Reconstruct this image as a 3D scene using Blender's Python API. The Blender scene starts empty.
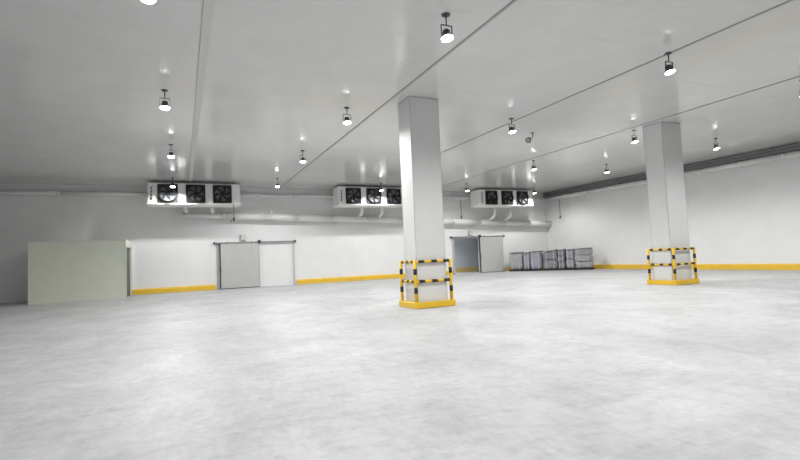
import bpy, bmesh, math, random
from mathutils import Vector, Matrix

# ------------------------------------------------------------------ camera
H = 5.5                      # ceiling height
FAR, RIGHT, LEFT, NEAR = 27.73, 24.43, -9.0, -7.0     # far wall y, right wall x, left wall x, near wall y
CAM_F, YAW, PITCH, ROLL, CAM_H = 482.7, 0.4262, 0.0550, -0.0435, 1.33
scene = bpy.context.scene
COL = scene.collection

def camera():
    fwd = Vector((math.sin(YAW) * math.cos(PITCH), math.cos(YAW) * math.cos(PITCH), math.sin(PITCH)))
    r = Vector((math.cos(YAW), -math.sin(YAW), 0)); u = r.cross(fwd)
    r2 = math.cos(ROLL) * r + math.sin(ROLL) * u
    u2 = -math.sin(ROLL) * r + math.cos(ROLL) * u
    cd = bpy.data.cameras.new('camera'); cam = bpy.data.objects.new('camera', cd); COL.objects.link(cam)
    m = Matrix((r2, u2, -fwd)).transposed().to_4x4(); m.translation = Vector((0, 0, CAM_H))
    cam.matrix_world = m
    cd.sensor_fit = 'HORIZONTAL'; cd.sensor_width = 36.0; cd.lens = CAM_F * 36.0 / 800.0
    cd.clip_start = 0.05; cd.clip_end = 200
    scene.camera = cam
camera()

# ------------------------------------------------------------------ world and exposure
w = bpy.data.worlds.new('world'); scene.world = w; w.use_nodes = True
w.node_tree.nodes['Background'].inputs[0].default_value = (0.6, 0.65, 0.7, 1)
w.node_tree.nodes['Background'].inputs[1].default_value = 0.02
vs = scene.view_settings
vs.view_transform = 'Standard'; vs.look = 'None'; vs.gamma = 1.0; vs.use_curve_mapping = False
vs.exposure = 0.0
LAMP_W = 400.0               # watts of each ceiling lamp's spot
LENS_E = 25.0

# ------------------------------------------------------------------ materials
def mat(name, col, rough=0.5, metal=0.0, var=0.0, scale=4.0, bump=0.0, bscale=40.0, emit=0.0, spec=0.5, stretch=None):
    m = bpy.data.materials.new(name); m.use_nodes = True
    nt = m.node_tree; b = nt.nodes['Principled BSDF']
    b.inputs['Base Color'].default_value = (*col, 1); b.inputs['Roughness'].default_value = rough
    b.inputs['Metallic'].default_value = metal; b.inputs['Specular IOR Level'].default_value = spec
    geo = nt.nodes.new('ShaderNodeNewGeometry'); mp = nt.nodes.new('ShaderNodeMapping')
    nt.links.new(geo.outputs['Position'], mp.inputs[0])
    if stretch: mp.inputs['Scale'].default_value = stretch
    if var > 0:
        n = nt.nodes.new('ShaderNodeTexNoise'); n.inputs['Scale'].default_value = scale; n.inputs['Detail'].default_value = 6
        r = nt.nodes.new('ShaderNodeValToRGB')
        r.color_ramp.elements[0].position = 0.3; r.color_ramp.elements[1].position = 0.7
        r.color_ramp.elements[0].color = (*[c * (1 - var) for c in col], 1)
        r.color_ramp.elements[1].color = (*[min(1, c * (1 + var)) for c in col], 1)
        nt.links.new(mp.outputs[0], n.inputs['Vector']); nt.links.new(n.outputs['Fac'], r.inputs[0])
        nt.links.new(r.outputs[0], b.inputs['Base Color'])
    if bump > 0:
        n2 = nt.nodes.new('ShaderNodeTexNoise'); n2.inputs['Scale'].default_value = bscale; n2.inputs['Detail'].default_value = 3
        bp = nt.nodes.new('ShaderNodeBump'); bp.inputs['Strength'].default_value = bump; bp.inputs['Distance'].default_value = 0.02
        nt.links.new(mp.outputs[0], n2.inputs['Vector']); nt.links.new(n2.outputs['Fac'], bp.inputs['Height'])
        nt.links.new(bp.outputs[0], b.inputs['Normal'])
    if emit > 0:
        b.inputs['Emission Color'].default_value = (1, 0.99, 0.97, 1); b.inputs['Emission Strength'].default_value = emit
    return m

def floor_mat():
    m = bpy.data.materials.new('pale_concrete'); m.use_nodes = True
    nt = m.node_tree; b = nt.nodes['Principled BSDF']; L = nt.links.new
    geo = nt.nodes.new('ShaderNodeNewGeometry')
    def noise(scale, detail, st, rough=0.6, dist=0.0, rz=0.4):
        mp = nt.nodes.new('ShaderNodeMapping'); mp.inputs['Scale'].default_value = st; mp.inputs['Rotation'].default_value = (0, 0, rz)
        n = nt.nodes.new('ShaderNodeTexNoise'); n.inputs['Scale'].default_value = scale; n.inputs['Detail'].default_value = detail
        n.inputs['Roughness'].default_value = rough; n.inputs['Distortion'].default_value = dist
        L(geo.outputs['Position'], mp.inputs[0]); L(mp.outputs[0], n.inputs['Vector'])
        return n.outputs['Fac']
    def ramp(f, p0, p1, c0, c1):
        r = nt.nodes.new('ShaderNodeValToRGB')
        r.color_ramp.elements[0].position = p0; r.color_ramp.elements[1].position = p1
        r.color_ramp.elements[0].color = (*c0, 1); r.color_ramp.elements[1].color = (*c1, 1)
        L(f, r.inputs[0]); return r.outputs[0]
    def mul(a, c):
        x = nt.nodes.new('ShaderNodeMix'); x.data_type = 'RGBA'; x.blend_type = 'MULTIPLY'; x.inputs[0].default_value = 1
        L(a, x.inputs[6]); L(c, x.inputs[7]); return x.outputs[2]
    big = ramp(noise(0.55, 5, (1, 1, 1), 0.62, 0.4), 0.34, 0.62, (0.485, 0.49, 0.495), (0.605, 0.61, 0.615))
    mid = ramp(noise(2.2, 8, (1.0, 0.45, 1), 0.7, 0.8, 0.9), 0.3, 0.62, (0.82, 0.82, 0.825), (1, 1, 1))
    fine = ramp(noise(14, 6, (1, 0.5, 1), 0.75), 0.28, 0.6, (0.84, 0.84, 0.84), (1, 1, 1))
    streak = ramp(noise(1.1, 7, (0.35, 2.2, 1), 0.7, 1.2, 0.25), 0.33, 0.5, (0.90, 0.90, 0.905), (1, 1, 1))
    smudge = ramp(noise(4.5, 9, (0.8, 1.5, 1), 0.72, 0.5, 1.3), 0.36, 0.52, (0.86, 0.86, 0.865), (1, 1, 1))
    L(mul(mul(mul(big, smudge), mid), mul(fine, streak)), b.inputs['Base Color'])
    b.inputs['Roughness'].default_value = 0.5
    bp = nt.nodes.new('ShaderNodeBump'); bp.inputs['Strength'].default_value = 0.08; bp.inputs['Distance'].default_value = 0.01
    L(noise(30, 3, (1, 1, 1)), bp.inputs['Height']); L(bp.outputs[0], b.inputs['Normal'])
    return m

M = dict(
    floor=floor_mat(),
    ceil=mat('coated_ceiling_steel', (0.68, 0.685, 0.675), 0.15, 0.0, 0.03, 1.2, 0.02, 3.0, spec=0.6),
    ceilback=mat('ceiling_core', (0.45, 0.45, 0.44), 0.6),
    joint=mat('ceiling_joint_profile', (0.36, 0.36, 0.35), 0.45),
    joint_pale=mat('pale_joint_profile', (0.64, 0.64, 0.62), 0.4),
    wall=mat('coated_wall_steel', (0.90, 0.905, 0.905), 0.36, 0.0, 0.02, 1.5, 0.015, 2.5),
    wallback=mat('panel_core', (0.6, 0.6, 0.6), 0.7),
    column=mat('coated_column_steel', (0.76, 0.765, 0.76), 0.26, 0.0, 0.02, 1.0, 0.01, 2.0),
    trim=mat('pale_grey_trim', (0.55, 0.56, 0.56), 0.4),
    kerb=mat('yellow_kerb_paint', (0.88, 0.56, 0.05), 0.5, 0, 0.05, 3),
    yellow=mat('yellow_guard_paint', (0.88, 0.56, 0.03), 0.38, 0, 0.04, 6),
    black=mat('black_paint', (0.012, 0.012, 0.013), 0.4),
    leaf=mat('brushed_door_steel', (0.56, 0.565, 0.555), 0.42, 0.0, 0.03, 3, stretch=(6, 6, 0.6)),
    frame=mat('grey_door_frame', (0.50, 0.505, 0.505), 0.4),
    dark=mat('dark_rubber', (0.03, 0.03, 0.032), 0.6),
    steel=mat('dull_galvanised_steel', (0.30, 0.31, 0.31), 0.45, 0.3),
    unit=mat('white_unit_sheet', (0.91, 0.91, 0.885), 0.35, 0, 0.015, 3),
    blade=mat('fan_blade_metal', (0.15, 0.16, 0.165), 0.4, 0.0),
    shroud=mat('black_fan_shroud', (0.012, 0.013, 0.017), 0.5),
    wire=mat('black_guard_wire', (0.03, 0.03, 0.035), 0.4),
    pipe=mat('white_insulated_pipe', (0.80, 0.80, 0.78), 0.5, 0, 0.02, 3, 0.05, 12),
    conduit=mat('white_conduit', (0.84, 0.845, 0.84), 0.45),
    tray=mat('shade_band_grey', (0.27, 0.28, 0.28), 0.5, 0.2),  # dark colour of the shade band under the ceiling
    cable=mat('black_cable', (0.03, 0.03, 0.03), 0.5),
    booth=mat('cream_green_panel', (0.78, 0.81, 0.69), 0.45, 0, 0.02, 2),
    booth_trim=mat('cream_edge_trim', (0.72, 0.74, 0.66), 0.4),
    booth_in=mat('dark_green_curtain', (0.04, 0.075, 0.07), 0.35),
    lamp=mat('lamp_grey_metal', (0.10, 0.10, 0.10), 0.4, 0.4),
    lens=mat('lit_lens', (0.9, 0.9, 0.9), 0.4, emit=LENS_E),
    lens_off=mat('unlit_lens', (0.28, 0.29, 0.30), 0.2),
    cbox=mat('pale_plastic_box', (0.62, 0.62, 0.61), 0.45),
    bale_a=mat('lavender_grey_wrap', (0.38, 0.365, 0.44), 0.32, 0, 0.22, 5, 0.6, 9, stretch=(1, 1, 2.2)),
    bale_b=mat('green_grey_wrap', (0.40, 0.415, 0.415), 0.35, 0, 0.20, 5, 0.6, 8, stretch=(1, 1, 2.5)),
    bale_c=mat('dull_grey_wrap', (0.29, 0.28, 0.31), 0.4, 0, 0.28, 6, 0.7, 10, stretch=(1, 1, 2)),
    bale_top=mat('dark_grey_sheet', (0.20, 0.20, 0.22), 0.4, 0, 0.3, 6, 0.5, 9),
    pallet=mat('dark_pallet', (0.03, 0.03, 0.035), 0.6),
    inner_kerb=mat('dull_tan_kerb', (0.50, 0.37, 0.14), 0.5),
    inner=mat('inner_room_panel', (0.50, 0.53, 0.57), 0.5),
    inner_floor=mat('inner_room_concrete', (0.6, 0.6, 0.6), 0.6, 0, 0.1, 2),
)

# ------------------------------------------------------------------ mesh helpers
class MB:
    def __init__(s): s.v = []; s.f = []; s.smooth = []
    def add(s, vs_, fs, smooth=False):
        o = len(s.v); s.v += [tuple(a) for a in vs_]
        s.f += [tuple(i + o for i in f) for f in fs]; s.smooth += [smooth] * len(fs)
        return s
    def box(s, x0, x1, y0, y1, z0, z1, bev=0.0):
        if bev <= 0:
            return s.add([(x, y, z) for x in (x0, x1) for y in (y0, y1) for z in (z0, z1)],
                         [(0, 1, 3, 2), (4, 6, 7, 5), (0, 4, 5, 1), (2, 3, 7, 6), (0, 2, 6, 4), (1, 5, 7, 3)])
        bm = bmesh.new(); bmesh.ops.create_cube(bm, size=1)
        for q in bm.verts: q.co = Vector(((x0 + x1) / 2 + q.co.x * (x1 - x0), (y0 + y1) / 2 + q.co.y * (y1 - y0), (z0 + z1) / 2 + q.co.z * (z1 - z0)))
        bmesh.ops.bevel(bm, geom=list(bm.edges), offset=bev, segments=1, affect='EDGES', profile=0.5)
        bm.verts.index_update()
        s.add([q.co[:] for q in bm.verts], [[q.index for q in f.verts] for f in bm.faces]); bm.free(); return s
    def tube(s, pts, r, n=12, cap=True):
        pts = [Vector(p) for p in pts]; k = len(pts); rs = r if isinstance(r, (list, tuple)) else [r] * k
        t0 = (pts[1] - pts[0]).normalized()
        a = t0.cross(Vector((0, 0, 1)))
        if a.length < 1e-3: a = t0.cross(Vector((1, 0, 0)))
        a.normalize(); V = []; F = []
        for i, p in enumerate(pts):
            t = (pts[min(i + 1, k - 1)] - pts[max(i - 1, 0)]).normalized()
            a = (a - t * a.dot(t)).normalized(); b = t.cross(a)
            for j in range(n):
                q = 2 * math.pi * j / n; V.append(p + (a * math.cos(q) + b * math.sin(q)) * rs[i])
        for i in range(k - 1):
            for j in range(n): F.append((i * n + j, i * n + (j + 1) % n, (i + 1) * n + (j + 1) % n, (i + 1) * n + j))
        s.add(V, F, True)
        if cap: s.add(V[:n], [tuple(range(n))[::-1]]); s.add(V[-n:], [tuple(range(n))])
        return s
    def lathe(s, prof, n=24, c=(0, 0, 0), axis='z', cap=False):
        V = []; F = []
        for r, z in prof:
            for j in range(n):
                q = 2 * math.pi * j / n; x, y = r * math.cos(q), r * math.sin(q)
                V.append((c[0] + x, c[1] + y, c[2] + z) if axis == 'z' else (c[0] + x, c[1] - z, c[2] + y))
        for i in range(len(prof) - 1):
            for j in range(n): F.append((i * n + j, i * n + (j + 1) % n, (i + 1) * n + (j + 1) % n, (i + 1) * n + j))
        s.add(V, F, True)
        if cap: s.add(V[:n], [tuple(range(n))[::-1]]); s.add(V[-n:], [tuple(range(n))])
        return s
    def mesh(s, name):
        me = bpy.data.meshes.new(name); me.from_pydata(s.v, [], s.f)
        me.polygons.foreach_set('use_smooth', s.smooth)
        bm = bmesh.new(); bm.from_mesh(me); bmesh.ops.remove_doubles(bm, verts=bm.verts, dist=1e-5)
        bmesh.ops.recalc_face_normals(bm, faces=bm.faces); bm.to_mesh(me); bm.free()
        me.update(); return me

def obj(name, mb, material, parent=None, loc=(0, 0, 0), rot=(0, 0, 0)):
    me = mb.mesh(name) if isinstance(mb, MB) else mb
    if not me.materials: me.materials.append(M[material])
    o = bpy.data.objects.new(name, me); COL.objects.link(o)
    o.parent = parent; o.location = loc; o.rotation_euler = rot
    return o
def tag(o, label=None, cat=None, group=None, kind=None):
    if label: o['label'] = label
    if cat: o['category'] = cat
    if group: o['group'] = group
    if kind: o['kind'] = kind
    return o
def thing(name, loc, label=None, cat=None, group=None, kind=None, rz=0):
    o = bpy.data.objects.new(name, None); COL.objects.link(o); o.location = loc; o.rotation_euler = (0, 0, rz)
    o.empty_display_size = 0.1
    return tag(o, label, cat, group, kind)
def copy_tree(o, parent=None):
    c = o.copy(); COL.objects.link(c); c.parent = parent
    for ch in list(o.children): copy_tree(ch, c)
    return c
def B(*a, **k): return MB().box(*a, **k)

# ------------------------------------------------------------------ the setting
fl = obj('floor', B(LEFT - .1, RIGHT + .1, NEAR - .1, FAR + 4.0, -0.2, 0), 'floor')
tag(fl, 'pale mottled concrete floor of the cold store', 'floor', kind='structure')

JOINTS = [-8.98, -4.3, 0.46, 5.115, 9.763, 14.514, 19.25, RIGHT]
PW = 1.15
ce = tag(obj('ceiling', B(LEFT - .1, RIGHT + .1, NEAR - .1, FAR + .1, H + 0.03, H + 0.2), 'ceilback'),
         'pale grey glossy ceiling of long insulated panels', 'ceiling', kind='structure')
cache = {}
def panel(sx, sy, sz, material, parent, c):
    key = (round(sx, 4), round(sy, 4), round(sz, 4), material)
    if key not in cache: cache[key] = B(-sx / 2, sx / 2, -sy / 2, sy / 2, -sz / 2, sz / 2).mesh('panel'); cache[key].materials.append(M[material])
    return obj('panel', cache[key], material, parent, c)
GAP = 0.0025
for a, b in zip(JOINTS[:-1], JOINTS[1:]):
    y = NEAR
    while y < FAR - 0.01:
        y1 = min(y + 1.1576, FAR)
        panel(b - a - GAP, y1 - y - GAP, 0.03, 'ceil', ce, ((a + b) / 2, (y + y1) / 2, H + 0.015)); y = y1
for k, x in enumerate(JOINTS[2:6]):
    wd = 0.075 if k == 0 else 0.03
    o = obj('joint_strip', B(x - wd, x + wd, NEAR, FAR, H - 0.012, H), 'joint_pale' if k == 0 else 'joint', ce)
    if k == 0: obj('joint_groove', B(x - wd - .012, x - wd, NEAR, FAR, H - 0.010, H), 'joint', ce)

# far wall: panels with a doorway cut out
DOOR = (16.45, 18.36, 2.46)      # x0, x1, height of the open doorway
wb = tag(thing('wall_back', (0, 0, 0), 'white panelled far wall carrying the cooling units and doors', 'wall', kind='structure'))
for a in [(LEFT - .1, DOOR[0], 0, H), (DOOR[1], RIGHT + .1, 0, H), (DOOR[0], DOOR[1], DOOR[2], H)]:
    obj('panel_core', B(a[0], a[1], FAR + .02, FAR + .15, a[2], a[3]), 'wallback', wb)
xs = [LEFT]
while xs[-1] + PW < DOOR[0] - 0.3: xs.append(xs[-1] + PW)
xs += [DOOR[0], DOOR[1]]
while xs[-1] + PW < RIGHT - 0.3: xs.append(xs[-1] + PW)
xs.append(RIGHT)
for a, b in zip(xs[:-1], xs[1:]):
    z0 = DOOR[2] if abs(a - DOOR[0]) < 1e-6 else 0
    panel(b - a - GAP, 0.02, H - z0, 'wall', wb, ((a + b) / 2, FAR + 0.01, (H + z0) / 2))
wr = tag(thing('wall_right', (0, 0, 0), 'white panelled side wall behind the grey bales', 'wall', kind='structure'))
obj('panel_core', B(RIGHT + .02, RIGHT + .15, NEAR - .1, FAR + .1, 0, H), 'wallback', wr)
n = round((FAR - NEAR) / PW); st = (FAR - NEAR) / n
for i in range(n): panel(0.02, st - GAP, H, 'wall', wr, (RIGHT + 0.01, NEAR + (i + .5) * st, H / 2))
wl = tag(thing('wall_left', (0, 0, 0), 'white panelled wall beyond the cream booth', 'wall', kind='structure'))
obj('panel_core', B(LEFT - .15, LEFT - .02, NEAR - .1, FAR + .1, 0, H), 'wallback', wl)
for i in range(n): panel(0.02, st - GAP, H, 'wall', wl, (LEFT - 0.01, NEAR + (i + .5) * st, H / 2))
wn = tag(thing('wall_front', (0, 0, 0), 'white panelled wall facing the cooling units', 'wall', kind='structure'))
obj('panel_core', B(LEFT - .1, RIGHT + .1, NEAR - .15, NEAR - .02, 0, H), 'wallback', wn)
n2 = round((RIGHT - LEFT) / PW); s2 = (RIGHT - LEFT) / n2
for i in range(n2): panel(s2 - GAP, 0.02, H, 'wall', wn, (LEFT + (i + .5) * s2, NEAR - 0.01, H / 2))

# room behind the open doorway
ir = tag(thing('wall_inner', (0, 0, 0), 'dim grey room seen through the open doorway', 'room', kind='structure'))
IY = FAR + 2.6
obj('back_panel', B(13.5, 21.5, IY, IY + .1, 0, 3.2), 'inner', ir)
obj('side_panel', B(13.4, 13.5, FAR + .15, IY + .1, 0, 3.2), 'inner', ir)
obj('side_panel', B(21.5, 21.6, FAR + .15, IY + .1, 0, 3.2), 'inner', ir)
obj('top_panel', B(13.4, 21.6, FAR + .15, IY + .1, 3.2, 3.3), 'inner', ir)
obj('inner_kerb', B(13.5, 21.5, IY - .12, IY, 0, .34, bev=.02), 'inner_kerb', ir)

# yellow kerbs at the foot of the walls
KH, KD = 0.27, 0.13
def kerb_profile_x(x0, x1):
    V = []
    for x in (x0, x1): V += [(x, FAR, 0), (x, FAR - KD, 0), (x, FAR - KD, KH - .06), (x, FAR - KD + .06, KH), (x, FAR, KH)]
    F = [(0, 1, 2, 3, 4), (9, 8, 7, 6, 5)] + [(i, i + 5, (i + 1) % 5 + 5, (i + 1) % 5) for i in range(5)]
    return MB().add(V, F)
kb = tag(thing('baseboard_back', (0, 0, 0), 'yellow kerb along the foot of the far wall', 'kerb', kind='structure'))
for a, b in ((-2.26, 1.62), (5.98, 16.22), (20.62, RIGHT - .14)):
    obj('kerb_length', kerb_profile_x(a, b), 'kerb', kb)
V = []
for y in (NEAR, FAR): V += [(RIGHT, y, 0), (RIGHT - KD, y, 0), (RIGHT - KD, y, KH - .06), (RIGHT - KD + .06, y, KH), (RIGHT, y, KH)]
kr = obj('baseboard_right', MB().add(V, [(0, 1, 2, 3, 4), (9, 8, 7, 6, 5)] + [(i, i + 5, (i + 1) % 5 + 5, (i + 1) % 5) for i in range(5)]), 'kerb')
tag(kr, 'yellow kerb along the foot of the side wall', 'kerb', kind='structure')

# ------------------------------------------------------------------ columns
def column(x, y, CW, CD, label):
    t = thing('column', (x, y, 0), label, 'column', 'clad columns')
    obj('core', B(.02, CW - .02, .02, CD - .02, 0, H - .001), 'wallback', t)
    obj('panel', B(.018, CW - .018, 0, .02, 0, H - .03), 'column', t)
    obj('panel', B(.018, CW - .018, CD - .02, CD, 0, H - .03), 'column', t)
    obj('panel', B(0, .02, .018, CD - .018, 0, H - .03), 'column', t)
    obj('panel', B(CW - .02, CW, .018, CD - .018, 0, H - .03), 'column', t)
    for ax in (0, 1):
        for ay in (0, 1):
            cx_, cy_ = ax * CW, ay * CD; sx = 1 if ax == 0 else -1; sy = 1 if ay == 0 else -1
            mb = MB().box(*sorted((cx_ - .004 * sx, cx_ + .03 * sx)), *sorted((cy_ - .004 * sy, cy_ + .001 * sy)), 0, H - .03)
            mb.box(*sorted((cx_ - .004 * sx, cx_ + .001 * sx)), *sorted((cy_ - .004 * sy, cy_ + .03 * sy)), 0, H - .03)
            obj('corner_trim', mb, 'column', t)
    mb = MB().box(-.015, CW + .015, -.015, .0, H - .03, H - .001).box(-.015, CW + .015, CD, CD + .015, H - .03, H - .001)
    mb.box(-.015, 0, 0, CD, H - .03, H - .001).box(CW, CW + .015, 0, CD, H - .03, H - .001)
    obj('top_trim', mb, 'trim', t)
    return t
C1 = (5.464, 11.10, 0.85, 0.70); C2 = (14.82, 10.95, 0.95, 0.70)
column(*C1, 'white clad inner column, the one farther from the bales and side wall')
column(*C2, 'white clad column standing nearer the side wall and the bales')

# ------------------------------------------------------------------ yellow and black column guards
GH, CURB = 1.21, 0.15
def guard(x, y, CW, CD, GX, GY, label):
    t = thing('column_guard', (x, y, 0), label, 'barrier', 'striped column guards')
    x0, x1, y0, y1 = -GX, CW + GX, -GY, CD + GY; k = .13
    def cb(a, b, c, d): return B(a, b, c, d, 0, CURB, bev=.012)
    obj('curb', cb(x0, x1, y0, y0 + k), 'yellow', t); obj('curb', cb(x0, x1, y1 - k, y1), 'yellow', t)
    obj('curb', cb(x0, x0 + k, y0 + k, y1 - k), 'yellow', t); obj('curb', cb(x1 - k, x1, y0 + k, y1 - k), 'yellow', t)
    ix, iy = .075, .075; R = .042
    P = [(x0 + ix, y0 + iy), (x1 - ix, y0 + iy), (x1 - ix, y1 - iy), (x0 + ix, y1 - iy)]
    zt, zm = GH, 0.675
    def bands(parent, p, q, ts, ln, r):
        p, q = Vector(p), Vector(q); d = (q - p).normalized()
        for s in ts:
            c = p + (q - p) * s
            obj('band', MB().tube([c - d * ln / 2, c + d * ln / 2], r, 14), 'black', parent)
    for (px, py) in P:
        po = obj('post', MB().tube([(px, py, CURB - .005), (px, py, zt + .01)], R, 14), 'yellow', t)
        obj('foot_plate', B(px - .055, px + .055, py - .055, py + .055, CURB, CURB + .012), 'yellow', t)
        bands(po, (px, py, zm), (px, py, zt), (.47,), .15, R + .003)
        bands(po, (px, py, CURB), (px, py, zm), (.58,), .15, R + .003)
    for i in range(4):
        (ax, ay), (bx, by) = P[i], P[(i + 1) % 4]
        for z in (zt - .03, zm):
            ra = obj('rail', MB().tube([(ax, ay, z), (bx, by, z)], .036, 12), 'yellow', t)
            bands(ra, (ax, ay, z), (bx, by, z), (.17, .53, .87), .17 if i % 2 == 0 else .12, .039)
guard(*C1, .165, .15, 'yellow and black striped guard around the inner column farther from the bales')
guard(*C2, .12, .20, 'yellow and black striped guard around the column near the side wall')

# ------------------------------------------------------------------ ceiling lamps
TILT = math.radians(14)
sd = bpy.data.lights.new('lamp_beam', 'SPOT'); sd.energy = LAMP_W; sd.spot_size = math.radians(164); sd.spot_blend = 0.48
sd.shadow_soft_size = 0.06; sd.color = (1.0, 0.995, 0.98)
def make_lamp():
    t = thing('ceiling_lamp', (0, 0, H))
    obj('mount_plate', MB().lathe([(0.001, 0), (.075, 0), (.075, -.018), (.001, -.02)], 20), 'lamp', t)
    obj('stem', MB().tube([(0, 0, -.015), (0, 0, -.195)], .012, 10), 'lamp', t)
    mb = MB()
    mb.box(-.110, .110, -.014, .014, -.200, -.190)
    mb.box(-.110, -.103, -.014, .014, -.40, -.192).box(.103, .110, -.014, .014, -.40, -.192)
    obj('bracket', mb, 'lamp', t)
    # the head hangs on the bracket's pivot and leans a little out of the vertical
    hs = obj('housing', MB().lathe([(.001, .13), (.04, .125), (.052, .09), (.062, .05), (.09, -.01), (.103, -.045), (.099, -.045), (.09, -.03), (.04, .02), (.001, .02)], 28), 'lamp', t, (0, 0, -.385), (-TILT, 0, 0))
    for k in range(8):
        q = k * math.pi / 4
        a, b = math.cos(q), math.sin(q)
        P = [(.04, .12), (.066, .11), (.075, .04), (.05, .09)]
        obj('fin', MB().add([(a * r, b * r, z) for r, z in P] + [(a * r - b * .004, b * r + a * .004, z) for r, z in P],
                            [(0, 1, 2, 3), (7, 6, 5, 4), (0, 4, 5, 1), (1, 5, 6, 2), (2, 6, 7, 3), (3, 7, 4, 0)]), 'lamp', hs)
    obj('lens', MB().lathe([(.098, -.040), (.104, -.047), (.085, -.053), (.05, -.062), (.001, -.066)], 28), 'lens', hs)
    li = bpy.data.objects.new('lamp_beam', sd); COL.objects.link(li); li.parent = t; li.location = (0, -.03, -.47)
    return t
# x, y, what it is near
LAMPS = [(-0.37, 7.35, 'first along the pale ceiling strip toward the cooling unit'),
         (-0.30, 12.45, 'second along the pale ceiling strip toward the cooling unit'),
         (-0.27, 18.05, 'third along the pale ceiling strip toward the cooling unit'),
         (-0.33, 24.9, 'just before the cooling unit by the cream booth'),
         (4.26, 7.06, 'first along the row beside the inner column'),
         (4.22, 12.5, 'close beside the top of the inner column'),
         (4.24, 17.95, 'third along the row beside the inner column'),
         (4.42, 24.3, 'by the far wall between two cooling units'),
         (9.73, 6.9, 'between the two columns, first along its row'),
         (9.5, 12.1, 'between the two columns, second along its row'),
         (9.65, 17.9, 'between the inner column and the middle cooling unit'),
         (10.25, 24.9, 'just before the middle cooling unit'),
         (14.9, 12.1, 'beside the top of the column near the side wall'),
         (14.9, 17.55, 'over the way to the cooling unit in the corner'),
         (15.6, 24.4, 'at the end of the corner cooling unit above the open doorway'),
         (19.43, 17.5, 'close to the dark shade band of the side wall'),
         (21.05, 24.9, 'just before the cooling unit in the room corner'),
         (19.5, 12.1, 'beyond the column near the side wall, under the plain ceiling'),
         (14.9, 6.9, 'before the column near the side wall'),
         (19.5, 6.9, 'added unseen to light the column nearer the side wall'),  # added out of view to brighten the front of that column
         (4.26, 1.5, 'added unseen to light the open floor far from the cooling units'),  # this row of three is added out of view for more light
         (-0.33, 1.5, 'added unseen to light the open floor by the pale ceiling strip'),
         (9.7, 1.5, 'added unseen to light the open floor across from the columns')]
lp = make_lamp()
for i, (x, y, where) in enumerate(LAMPS):
    o = lp if i == 0 else copy_tree(lp)
    o.location = (x, y, H)
    tag(o, 'lit bell-shaped ceiling lamp ' + where, 'lamp', 'ceiling lamps')
il = copy_tree(lp); il.location = (14.6, FAR + 1.4, 3.2)  # added, unseen lamp that lifts the tone seen through the doorway
tag(il, 'added unseen ceiling lamp brightening the room behind the open doorway', 'lamp', 'ceiling lamps')
for ch in list(il.children):
    if ch.type == 'LIGHT': ch.data = ch.data.copy(); ch.data.energy = 650
# the one unlit lamp, tilted on its bracket
un = thing('ceiling_lamp', (11.3, 13.4, H), 'unlit dark ceiling lamp tilted sideways on its bracket', 'lamp', 'ceiling lamps')
obj('mount_plate', MB().lathe([(0.001, 0), (.06, 0), (.06, -.018), (.001, -.02)], 20), 'lamp', un, (.1, 0, 0))
obj('bracket', MB().tube([(.1, 0, -.015), (.1, 0, -.16), (-.05, 0, -.24)], .013, 8), 'lamp', un)
uh = obj('housing', MB().lathe([(.001, 0), (.05, -.01), (.09, -.08), (.11, -.15), (.10, -.15), (.001, -.05)], 20), 'lamp', un, (-.03, 0, -.2), (0, .9, .3))
obj('lens', MB().lathe([(.10, -.145), (.06, -.15), (.001, -.152)], 20), 'lens_off', uh)

# ------------------------------------------------------------------ evaporator cooling units
UW, UD, UZ0, UZ1 = 4.22, 1.05, 4.32, 5.38
UY = FAR - 2.0               # front face
def shroud_mesh():
    s, R, n = .445, .385, 40; mb = MB(); V = []; F = []
    sq = []
    for j in range(n):
        q = 2 * math.pi * j / n; c, d = math.cos(q), math.sin(q); k = s / max(abs(c), abs(d)); sq.append((c * k, d * k))
    for j in range(n):
        q = 2 * math.pi * j / n; c, d = math.cos(q), math.sin(q); x, z = sq[j]
        V += [(x, 0, z), (x, -.07, z), (c * (R + .03), -.07, d * (R + .03)), (c * (R + .02), -.17, d * (R + .02)), (c * R, -.17, d * R), (c * R, -.005, d * R)]
    for j in range(n):
        a, b = j * 6, ((j + 1) % n) * 6
        for i in range(5): F.append((a + i, b + i, b + i + 1, a + i + 1))
    mb.add(V, F)
    mb.add([(math.cos(2 * math.pi * j / n) * R, -.006, math.sin(2 * math.pi * j / n) * R) for j in range(n)], [tuple(range(n))])
    return mb
def blade_mesh():
    V = []; F = []; m, k = 6, 5
    for i in range(m):
        r = .09 + (.36 - .09) * i / (m - 1); wdt = .55 + .25 * i / (m - 1)
        for j in range(k):
            s_ = j / (k - 1) - .5
            ang = s_ * wdt * (.9 if i else .8) + .35 * (i / (m - 1)) ** 1.5
            V.append((r * math.cos(ang), -.075 + s_ * .09 * (1 - .35 * i / (m - 1)), r * math.sin(ang)))
    for i in range(m - 1):
        for j in range(k - 1): F.append((i * k + j, i * k + j + 1, (i + 1) * k + j + 1, (i + 1) * k + j))
    return MB().add(V, F, True)
sh_me = shroud_mesh().mesh('fan_shroud'); sh_me.materials.append(M['shroud'])
bl_me = blade_mesh().mesh('blade'); bl_me.materials.append(M['blade'])
hub_me = MB().lathe([(.001, .12), (.07, .115), (.095, .09), (.10, .02), (.001, .015)], 20, axis='y').mesh('hub'); hub_me.materials.append(M['shroud'])
gm = MB()
for R in (.12, .20, .28, .36):
    gm.tube([(R * math.cos(q), -.172, R * math.sin(q)) for q in [2 * math.pi * j / 28 for j in range(29)]], .0035, 5, False)
for k in range(8):
    q = k * math.pi / 4 + .2; gm.tube([(.06 * math.cos(q), -.174, .06 * math.sin(q)), (.40 * math.cos(q), -.17, .40 * math.sin(q))], .004, 5)
gd_me = gm.mesh('fan_guard'); gd_me.materials.append(M['wire'])

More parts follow.
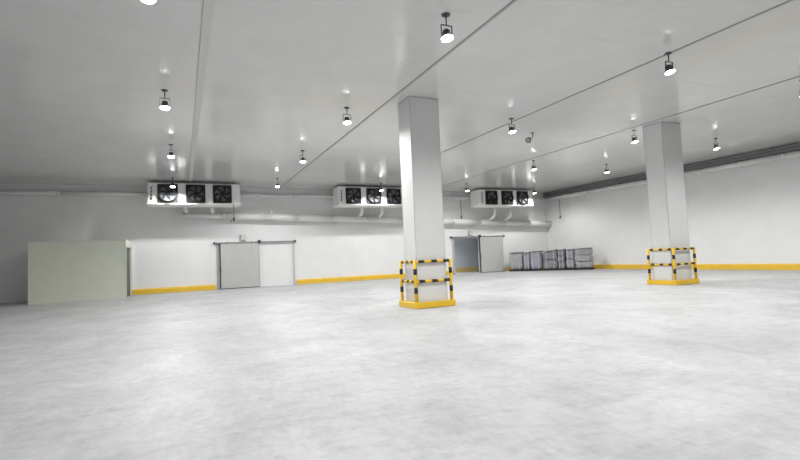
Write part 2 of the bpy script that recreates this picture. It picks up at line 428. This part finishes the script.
def pipe_z(x): return 3.97 - (x - 0.2) * (3.97 - 3.22) / 24.2
PY = FAR - 0.42
def make_unit():
    t = thing('cooling_unit', (0, UY, UZ0))
    h = UZ1 - UZ0; a = UW / 2
    obj('casing', B(-a + .03, a - .03, 0, UD, .06, h, bev=.01), 'unit', t)
    obj('end_panel', B(-a, -a + .03, -.012, UD, .04, h + .01, bev=.004), 'unit', t)
    obj('end_panel', B(a - .03, a, -.012, UD, .04, h + .01, bev=.004), 'unit', t)
    # drip tray: a shallow hipped pan
    V = [(-a - .03, -.03, .075), (a + .03, -.03, .075), (a + .03, UD + .03, .075), (-a - .03, UD + .03, .075),
         (-a - .03, -.03, .03), (a + .03, -.03, .03), (a + .03, UD + .03, .03), (-a - .03, UD + .03, .03),
         (-a + .2, .25, -.03), (a - .2, .25, -.03), (a - .2, UD - .2, -.03), (-a + .2, UD - .2, -.03)]
    obj('drip_tray', MB().add(V, [(3, 2, 1, 0), (0, 1, 5, 4), (1, 2, 6, 5), (2, 3, 7, 6), (3, 0, 4, 7), (4, 5, 9, 8), (5, 6, 10, 9), (6, 7, 11, 10), (7, 4, 8, 11), (8, 9, 10, 11)]), 'unit', t)
    obj('top_rail', B(-a - .02, a + .02, -.03, .05, h, h + .03), 'steel', t)
    for k in range(3):
        s = obj('fan_shroud', sh_me, 'shroud', t, (-1.24 + 1.24 * k, 0, .545))
        for j in range(6): obj('blade', bl_me, 'blade', s, (0, 0, 0), (0, j * math.pi / 3 + k * .3, 0))
        obj('hub', hub_me, 'shroud', s)
        obj('fan_guard', gd_me, 'wire', s)
    for x in (-1.85, -.62, .62, 1.85):
        for y in (.08, UD - .1):
            obj('hanger_rod', MB().tube([(x, y, h - .02), (x, y, H - UZ0)], .014, 8), 'steel', t)
    for z in (.28, .45, .62, .80):
        obj('valve', MB().tube([(-a + .16, .01, z), (-a + .16, -.06, z)], .028, 10).tube([(-a + .12, -.05, z), (-a + .22, -.05, z + .05)], .012, 8), 'dark', t)
    obj('capillary_pipe', MB().tube([(-a + .16, -.03, .2), (-a + .145, -.045, .5), (-a + .16, -.03, .86)], .012, 8), 'dark', t)
    return t
units = [(0.68, 'white three-fan cooling unit hung above the wall between booth and closed door', 'first'),
         (10.12, 'white three-fan cooling unit hung between the closed and the open door', 'second'),
         (19.47, 'white three-fan cooling unit hung above the open doorway near the corner', 'third')]
u0 = make_unit()
for i, (x, lab, _) in enumerate(units):
    o = u0 if i == 0 else copy_tree(u0)
    o.location = (x, UY, UZ0); tag(o, lab, 'cooling unit', 'cooling units on the far wall'); units[i] = (x, lab, o)
for i, (x, lab, o) in enumerate(units):
    for k, dx in enumerate((-0.50, 0.77)):
        pz = pipe_z(x + dx) - UZ0 + .17; ye = PY - UY - .02
        pts = [Vector((dx, .72, -.01)), Vector((dx, .72, pz * .45)), Vector((dx + .01, .76, pz * .68))]
        pts += [Vector((dx + .03, .72 + (ye - .72) * .35, pz * .85)), Vector((dx + .07, .72 + (ye - .72) * .75, pz * .95)), Vector((dx + .1, ye, pz))]
        obj('drain_pipe', MB().tube(pts, .095, 14), 'pipe', o)

# ------------------------------------------------------------------ pipes
dp = thing('drain_main', (0, PY, 0), 'thick white insulated pipe sloping along the far wall under the cooling units', 'pipe')
x0, x1 = 0.05, RIGHT - .02
N = 12
for i in range(N):
    a = x0 + (x1 - x0) * i / N; b = x0 + (x1 - x0) * (i + 1) / N
    obj('insulation_length', MB().tube([(a + .006, 0, pipe_z(a)), (b - .006, 0, pipe_z(b))], .19 if a > 2 else .13, 20), 'pipe', dp)
    if i: obj('joint_sleeve', MB().tube([(a - .05, 0, pipe_z(a) + .00138), (a + .05, 0, pipe_z(a) - .00138)], .194, 20), 'pipe', dp)
for x in (2.2, 4.55, 8.3, 14.6, 18.0, 22.6):
    obj('wall_bracket', MB().box(x - .02, x + .02, -.10, .42, pipe_z(x) - .215, pipe_z(x) - .18), 'trim', dp)
for x in (10.38, 19.75):
    obj('vent_stub', MB().tube([(x, 0, pipe_z(x) + .08), (x, 0, pipe_z(x) + .30)], .05, 12).tube([(x, 0, pipe_z(x) + .28), (x, 0, pipe_z(x) + .33)], .062, 12), 'pipe', dp)
hg = obj('pipe_hanger', MB().tube([(4.55, -.17, pipe_z(4.55)), (4.55, -.17, 5.0)], .016, 8).tube([(4.55, -.17, pipe_z(4.55)), (4.55, -.17, pipe_z(4.55) + .5)], .045, 10), 'conduit', dp)

CZ = 5.06
cp = thing('conduit_pipe', (0, FAR - .22, CZ), 'white conduit pipe running under the ceiling along the far wall', 'pipe')
xa, xb = LEFT + .05, RIGHT - .45
for i in range(9):
    a = xa + (xb - xa) * i / 9; b = xa + (xb - xa) * (i + 1) / 9
    obj('pipe_length', MB().tube([(a, 0, 0), (b - .01, 0, 0)], .10, 14), 'conduit', cp)
    obj('coupling', MB().tube([(b - .07, 0, 0), (b + .05, 0, 0)], .108, 14), 'conduit', cp)
    obj('clip', B(a + 1.8, a + 1.86, -.107, .215, -.107, .107), 'conduit', cp)
cr = thing('conduit_pipe', (RIGHT - .30, 0, CZ - .08), 'white conduit pipe running below the dark shade band on the side wall', 'pipe')
ya, yb = NEAR + .1, FAR - .40
for i in range(9):
    a = ya + (yb - ya) * i / 9; b = ya + (yb - ya) * (i + 1) / 9
    obj('pipe_length', MB().tube([(0, a, 0), (0, b - .01, 0)], .115, 14), 'conduit', cr)
    obj('coupling', MB().tube([(0, b - .07, 0), (0, b + .05, 0)], .124, 14), 'conduit', cr)
    obj('clip', B(-.122, .295, a + 1.8, a + 1.86, -.123, .123), 'conduit', cr)
ct = thing('shade_band', (RIGHT, 0, 0), 'added dark tray standing for the shaded band between ceiling and conduit on the side wall', 'shade band')  # added dark tray, stands in for the unlit strip of upper wall
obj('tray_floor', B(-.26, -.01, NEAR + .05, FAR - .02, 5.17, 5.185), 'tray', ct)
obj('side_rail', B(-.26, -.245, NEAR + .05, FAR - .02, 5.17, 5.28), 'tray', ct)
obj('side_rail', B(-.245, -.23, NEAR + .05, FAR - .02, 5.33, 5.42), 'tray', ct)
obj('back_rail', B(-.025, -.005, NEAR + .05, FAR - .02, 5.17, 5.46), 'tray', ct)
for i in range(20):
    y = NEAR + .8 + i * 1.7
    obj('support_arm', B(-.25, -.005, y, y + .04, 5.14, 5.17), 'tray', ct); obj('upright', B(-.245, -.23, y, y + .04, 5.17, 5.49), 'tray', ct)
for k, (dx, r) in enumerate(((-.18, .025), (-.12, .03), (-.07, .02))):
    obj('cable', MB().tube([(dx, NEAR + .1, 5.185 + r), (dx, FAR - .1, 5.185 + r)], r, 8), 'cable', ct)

# hanging sensors on thin cables
def sensor(x, y, zt, zb, label, hook=False):
    t = thing('hanging_sensor', (x, y, zb), label, 'sensor', 'hanging sensors')
    obj('cable', MB().tube([(0, 0, zt - zb), (.01, 0, (zt - zb) * .5), (0, 0, .08)], .016, 8), 'cable', t)
    obj('sensor_body', MB().lathe([(.001, -.12), (.04, -.11), (.045, .05), (.02, .10), (.001, .11)], 14), 'dark', t)
    if hook: obj('loose_lead', MB().tube([(0, 0, 0), (-.08, -.02, -.02), (-.16, 0, -.14)], .014, 6), 'cable', t)
sensor(2.45, UY + .0, UZ0 + .03, 3.60, 'dark sensor on a cable below the cooling unit by the booth', True)
sensor(17.02, FAR - .22, CZ - .11, 3.78, 'dark sensor on a cable beside the corner cooling unit')
sensor(RIGHT - .30, 26.0, CZ - .08 - .126, 3.62, 'dark sensor on a cable down the side wall', True)

# ------------------------------------------------------------------ doors
def sliding_door(name, xo0, xo1, hgt, lx0, lx1, label, closed):
    t = thing(name, (0, FAR, 0), label, 'door', kind='structure')
    # frame around the opening
    fw = .16
    obj('jamb', B(xo0 - fw, xo0, -.05, .15, 0, hgt + .05, bev=.006), 'frame', t)
    obj('jamb', B(xo1, xo1 + .10, -.05, .15, 0, hgt + .05, bev=.006), 'frame', t)
    if not closed: obj('header', B(xo0 - fw, xo1 + .1, -.05, .15, hgt, hgt + .12, bev=.006), 'frame', t)
    lf = obj('leaf', B(lx0, lx1, -.20, -.075, .03, hgt + .06, bev=.012), 'leaf', t)
    obj('edge_seal', B(lx0 - .035, lx0, -.19, -.07, .03, hgt + .06), 'dark', lf)
    obj('edge_seal', B(lx1, lx1 + .025, -.19, -.07, .03, hgt + .06), 'frame', lf)
    obj('bottom_seal', B(lx0, lx1, -.18, -.08, .003, .03), 'dark', lf)
    hx = lx0 + .06
    obj('handle', MB().tube([(hx - .1, -.2, .95), (hx - .1, -.26, .95), (hx - .1, -.26, 1.3), (hx - .1, -.2, 1.3)], .016, 8), 'dark', lf)
    rl = obj('track', B(xo0 - .25, max(lx1, xo1 + 2.05) + .06, -.16, -.02, hgt + .085, hgt + .145), 'steel', t)
    for x in (lx0 + .35, lx1 - .35):
        obj('roller', MB().tube([(x, -.19, hgt + .11), (x, -.15, hgt + .11)], .06, 14).box(x - .03, x + .03, -.195, -.17, hgt, hgt + .12), 'steel', lf)
    obj('end_stop', B(xo1 + .03, xo1 + .16, -.2, -.01, hgt + .06, hgt + .22), 'dark', rl)
    obj('end_stop', B(max(lx1, xo1 + 2.05) - .02, max(lx1, xo1 + 2.05) + .07, -.18, -.01, hgt + .06, hgt + .17), 'dark', rl)
    obj('end_stop', B(xo0 - .3, xo0 - .24, -.18, -.01, hgt + .06, hgt + .17), 'dark', rl)
    return t
d1 = sliding_door('door_1', 1.86, 3.84, 2.36, 1.90, 3.86, 'closed grey sliding door with its track running on over the bare wall', True)
obj('guide_post', B(5.80, 5.86, -.07, -.005, 0, 2.44), 'trim', d1)
sliding_door('door_2', DOOR[0] + .02, DOOR[1], 2.34, DOOR[1] + .06, 20.25, 'open doorway with its grey sliding leaf pushed aside', False)
def control_box(x, z, label):
    t = thing('control_box', (x, FAR, z), label, 'control box', 'control boxes over the doors')
    obj('case', B(-.14, .14, -.16, 0, 0, .30, bev=.012), 'cbox', t)
    obj('cover', B(-.11, .12, -.172, -.16, .03, .27), 'cbox', t)
    obj('cable_gland', B(-.17, -.14, -.12, -.03, .02, .28), 'frame', t)
control_box(3.10, 2.60, 'small pale control box over the closed sliding door')
control_box(17.75, 2.56, 'small pale control box over the open doorway')

# ------------------------------------------------------------------ cream booth against the far wall
bt = thing('insulated_booth', (-2.28, 24.9, 0), 'cream green panelled booth with an open side against the far wall', 'booth')
bh, bw, bd = 2.62, 3.6, FAR - 24.9
obj('front_panel', B(-bw, -.06, 0, .10, 0, bh - .06), 'booth', bt)
obj('side_panel', B(-bw, -bw + .10, .10, bd - .005, 0, bh - .06), 'booth', bt)
obj('roof_panel', B(-bw, 0, 0, bd - .005, bh - .06, bh + .02), 'booth_trim', bt)
obj('edge_trim', B(-.06, .0, -.012, .12, 0, bh - .06), 'booth_trim', bt)
obj('header_panel', B(-.10, 0, .12, bd - .005, bh - .30, bh - .06), 'booth_trim', bt)
obj('rear_jamb', B(-.08, 0, bd - .18, bd - .005, 0, bh - .30), 'booth', bt)
for k in range(8):
    y = .16 + k * (bd - .4) / 8
    obj('curtain_strip', B(-.07 - .012 * (k % 2), -.062 - .012 * (k % 2), y, y + .33, .02, bh - .25), 'booth_in', bt)

# ------------------------------------------------------------------ wrapped bales on pallets
random.seed(5)
def pallet_mesh(L, Wd):
    t = []
    for k in range(3): t.append(('runner', B(-L / 2, L / 2, -Wd / 2 + k * (Wd - .1) / 2, -Wd / 2 + k * (Wd - .1) / 2 + .1, 0, .09)))
    for k in range(6): t.append(('deck_board', B(-L / 2 + k * (L - .13) / 5, -L / 2 + k * (L - .13) / 5 + .13, -Wd / 2, Wd / 2, .09, .115)))
    return t
def bale_layer(L, Wd, z0, z1, seed, sag):
    rnd = random.Random(seed); bm = bmesh.new(); bmesh.ops.create_cube(bm, size=1)
    bmesh.ops.subdivide_edges(bm, edges=list(bm.edges), cuts=5, use_grid_fill=True)
    ph = [rnd.uniform(0, 6.28) for _ in range(6)]
    for q in bm.verts:
        x, y, z = q.co * 2
        e = 7.0; k = (abs(x) ** e + abs(y) ** e + abs(z) ** e) ** (1 / e)
        x, y, z = x / k, y / k, z / k
        bx = 1 + .035 * math.sin(4 * z + ph[0] + 3 * y) + .03 * math.sin(7 * y + ph[1])
        by = 1 + .035 * math.sin(4 * z + ph[2] + 3 * x) + .03 * math.sin(6 * x + ph[3])
        zz = z + .05 * math.sin(4 * x + ph[4]) * (z > 0) + .05 * math.sin(3 * y + ph[5]) * (z > 0)
        q.co = Vector((x * L / 2 * bx, y * Wd / 2 * by, (z0 + z1) / 2 + zz * (z1 - z0) / 2 + (sag * x if z > 0 else 0)))
    bm.verts.index_update()
    mb = MB().add([q.co[:] for q in bm.verts], [[q.index for q in f.verts] for f in bm.faces], True); bm.free(); return mb
# a row across the room corner: width, height, wrap, layers
BALES = [(0.92, 1.24, 'bale_b', 1, 'pale green grey wrapped bale at the end of the row beside the open door leaf'),
         (0.44, 1.20, 'bale_a', 1, 'narrow lavender wrapped bale next to the pale green grey bale'),
         (0.78, 1.26, 'bale_a', 1, 'square lavender wrapped bale under a dark top sheet'),
         (0.95, 1.26, 'bale_c', 2, 'dull grey bale with a slanting dark top beside the lavender bale'),
         (0.44, 1.30, 'bale_c', 3, 'slim dark grey crumpled bale between the grey and lavender bales'),
         (0.52, 1.28, 'bale_a', 2, 'slim pale lavender bale beside the dark crumpled one'),
         (1.06, 1.32, 'bale_b', 3, 'layered pale grey bale at the end of the row along the side wall')]
RD = Vector((0.595, -0.803, 0)); RN = Vector((0.803, 0.595, 0)); BD = 0.86
run = 0.0
for i, (L, hh, m, n_, lab) in enumerate(BALES):
    c = Vector((20.12, 26.80, 0)) + RD * (run + L / 2) + RN * (BD / 2 + random.uniform(-.03, .05)); run += L + .035
    x, y = c.x, c.y; ang = math.atan2(RD.y, RD.x) + (0, .05, -.04, .06, -.07, .03, 0)[i]
    pt = thing('pallet', (x, y, 0), 'dark low pallet under the ' + lab.split(' at ')[0].split(' next ')[0].split(' under ')[0].split(' between ')[0].split(' beside ')[0], 'pallet', 'pallets under the bales', rz=math.atan2(RD.y, RD.x))
    for nm, mb in pallet_mesh(L, BD): obj(nm, mb, 'pallet', pt)
    t = thing('wrapped_bale', (x, y, .115), lab, 'bale', 'wrapped bales by the side wall', rz=ang)
    lh = (hh - .115) / n_
    for k in range(n_):
        sag = .05 * (k == n_ - 1) * (1 if i in (3,) else .3)
        o = obj('layer', bale_layer(L * random.uniform(.92, .96), BD * random.uniform(.90, .95), k * lh, (k + 1) * lh, i * 10 + k, sag), m, t)
    tp = obj('top_sheet', bale_layer(L * .97, BD * .97, n_ * lh - .02, n_ * lh + .05, i * 10 + 9, .05 if i == 3 else .015), 'bale_top', t)
    for s in (-.25, .25):
        obj('strap', MB().box(s * L - .02, s * L + .02, -BD * .5, -BD * .5 + .01, .02, n_ * lh + .03), 'trim', t)
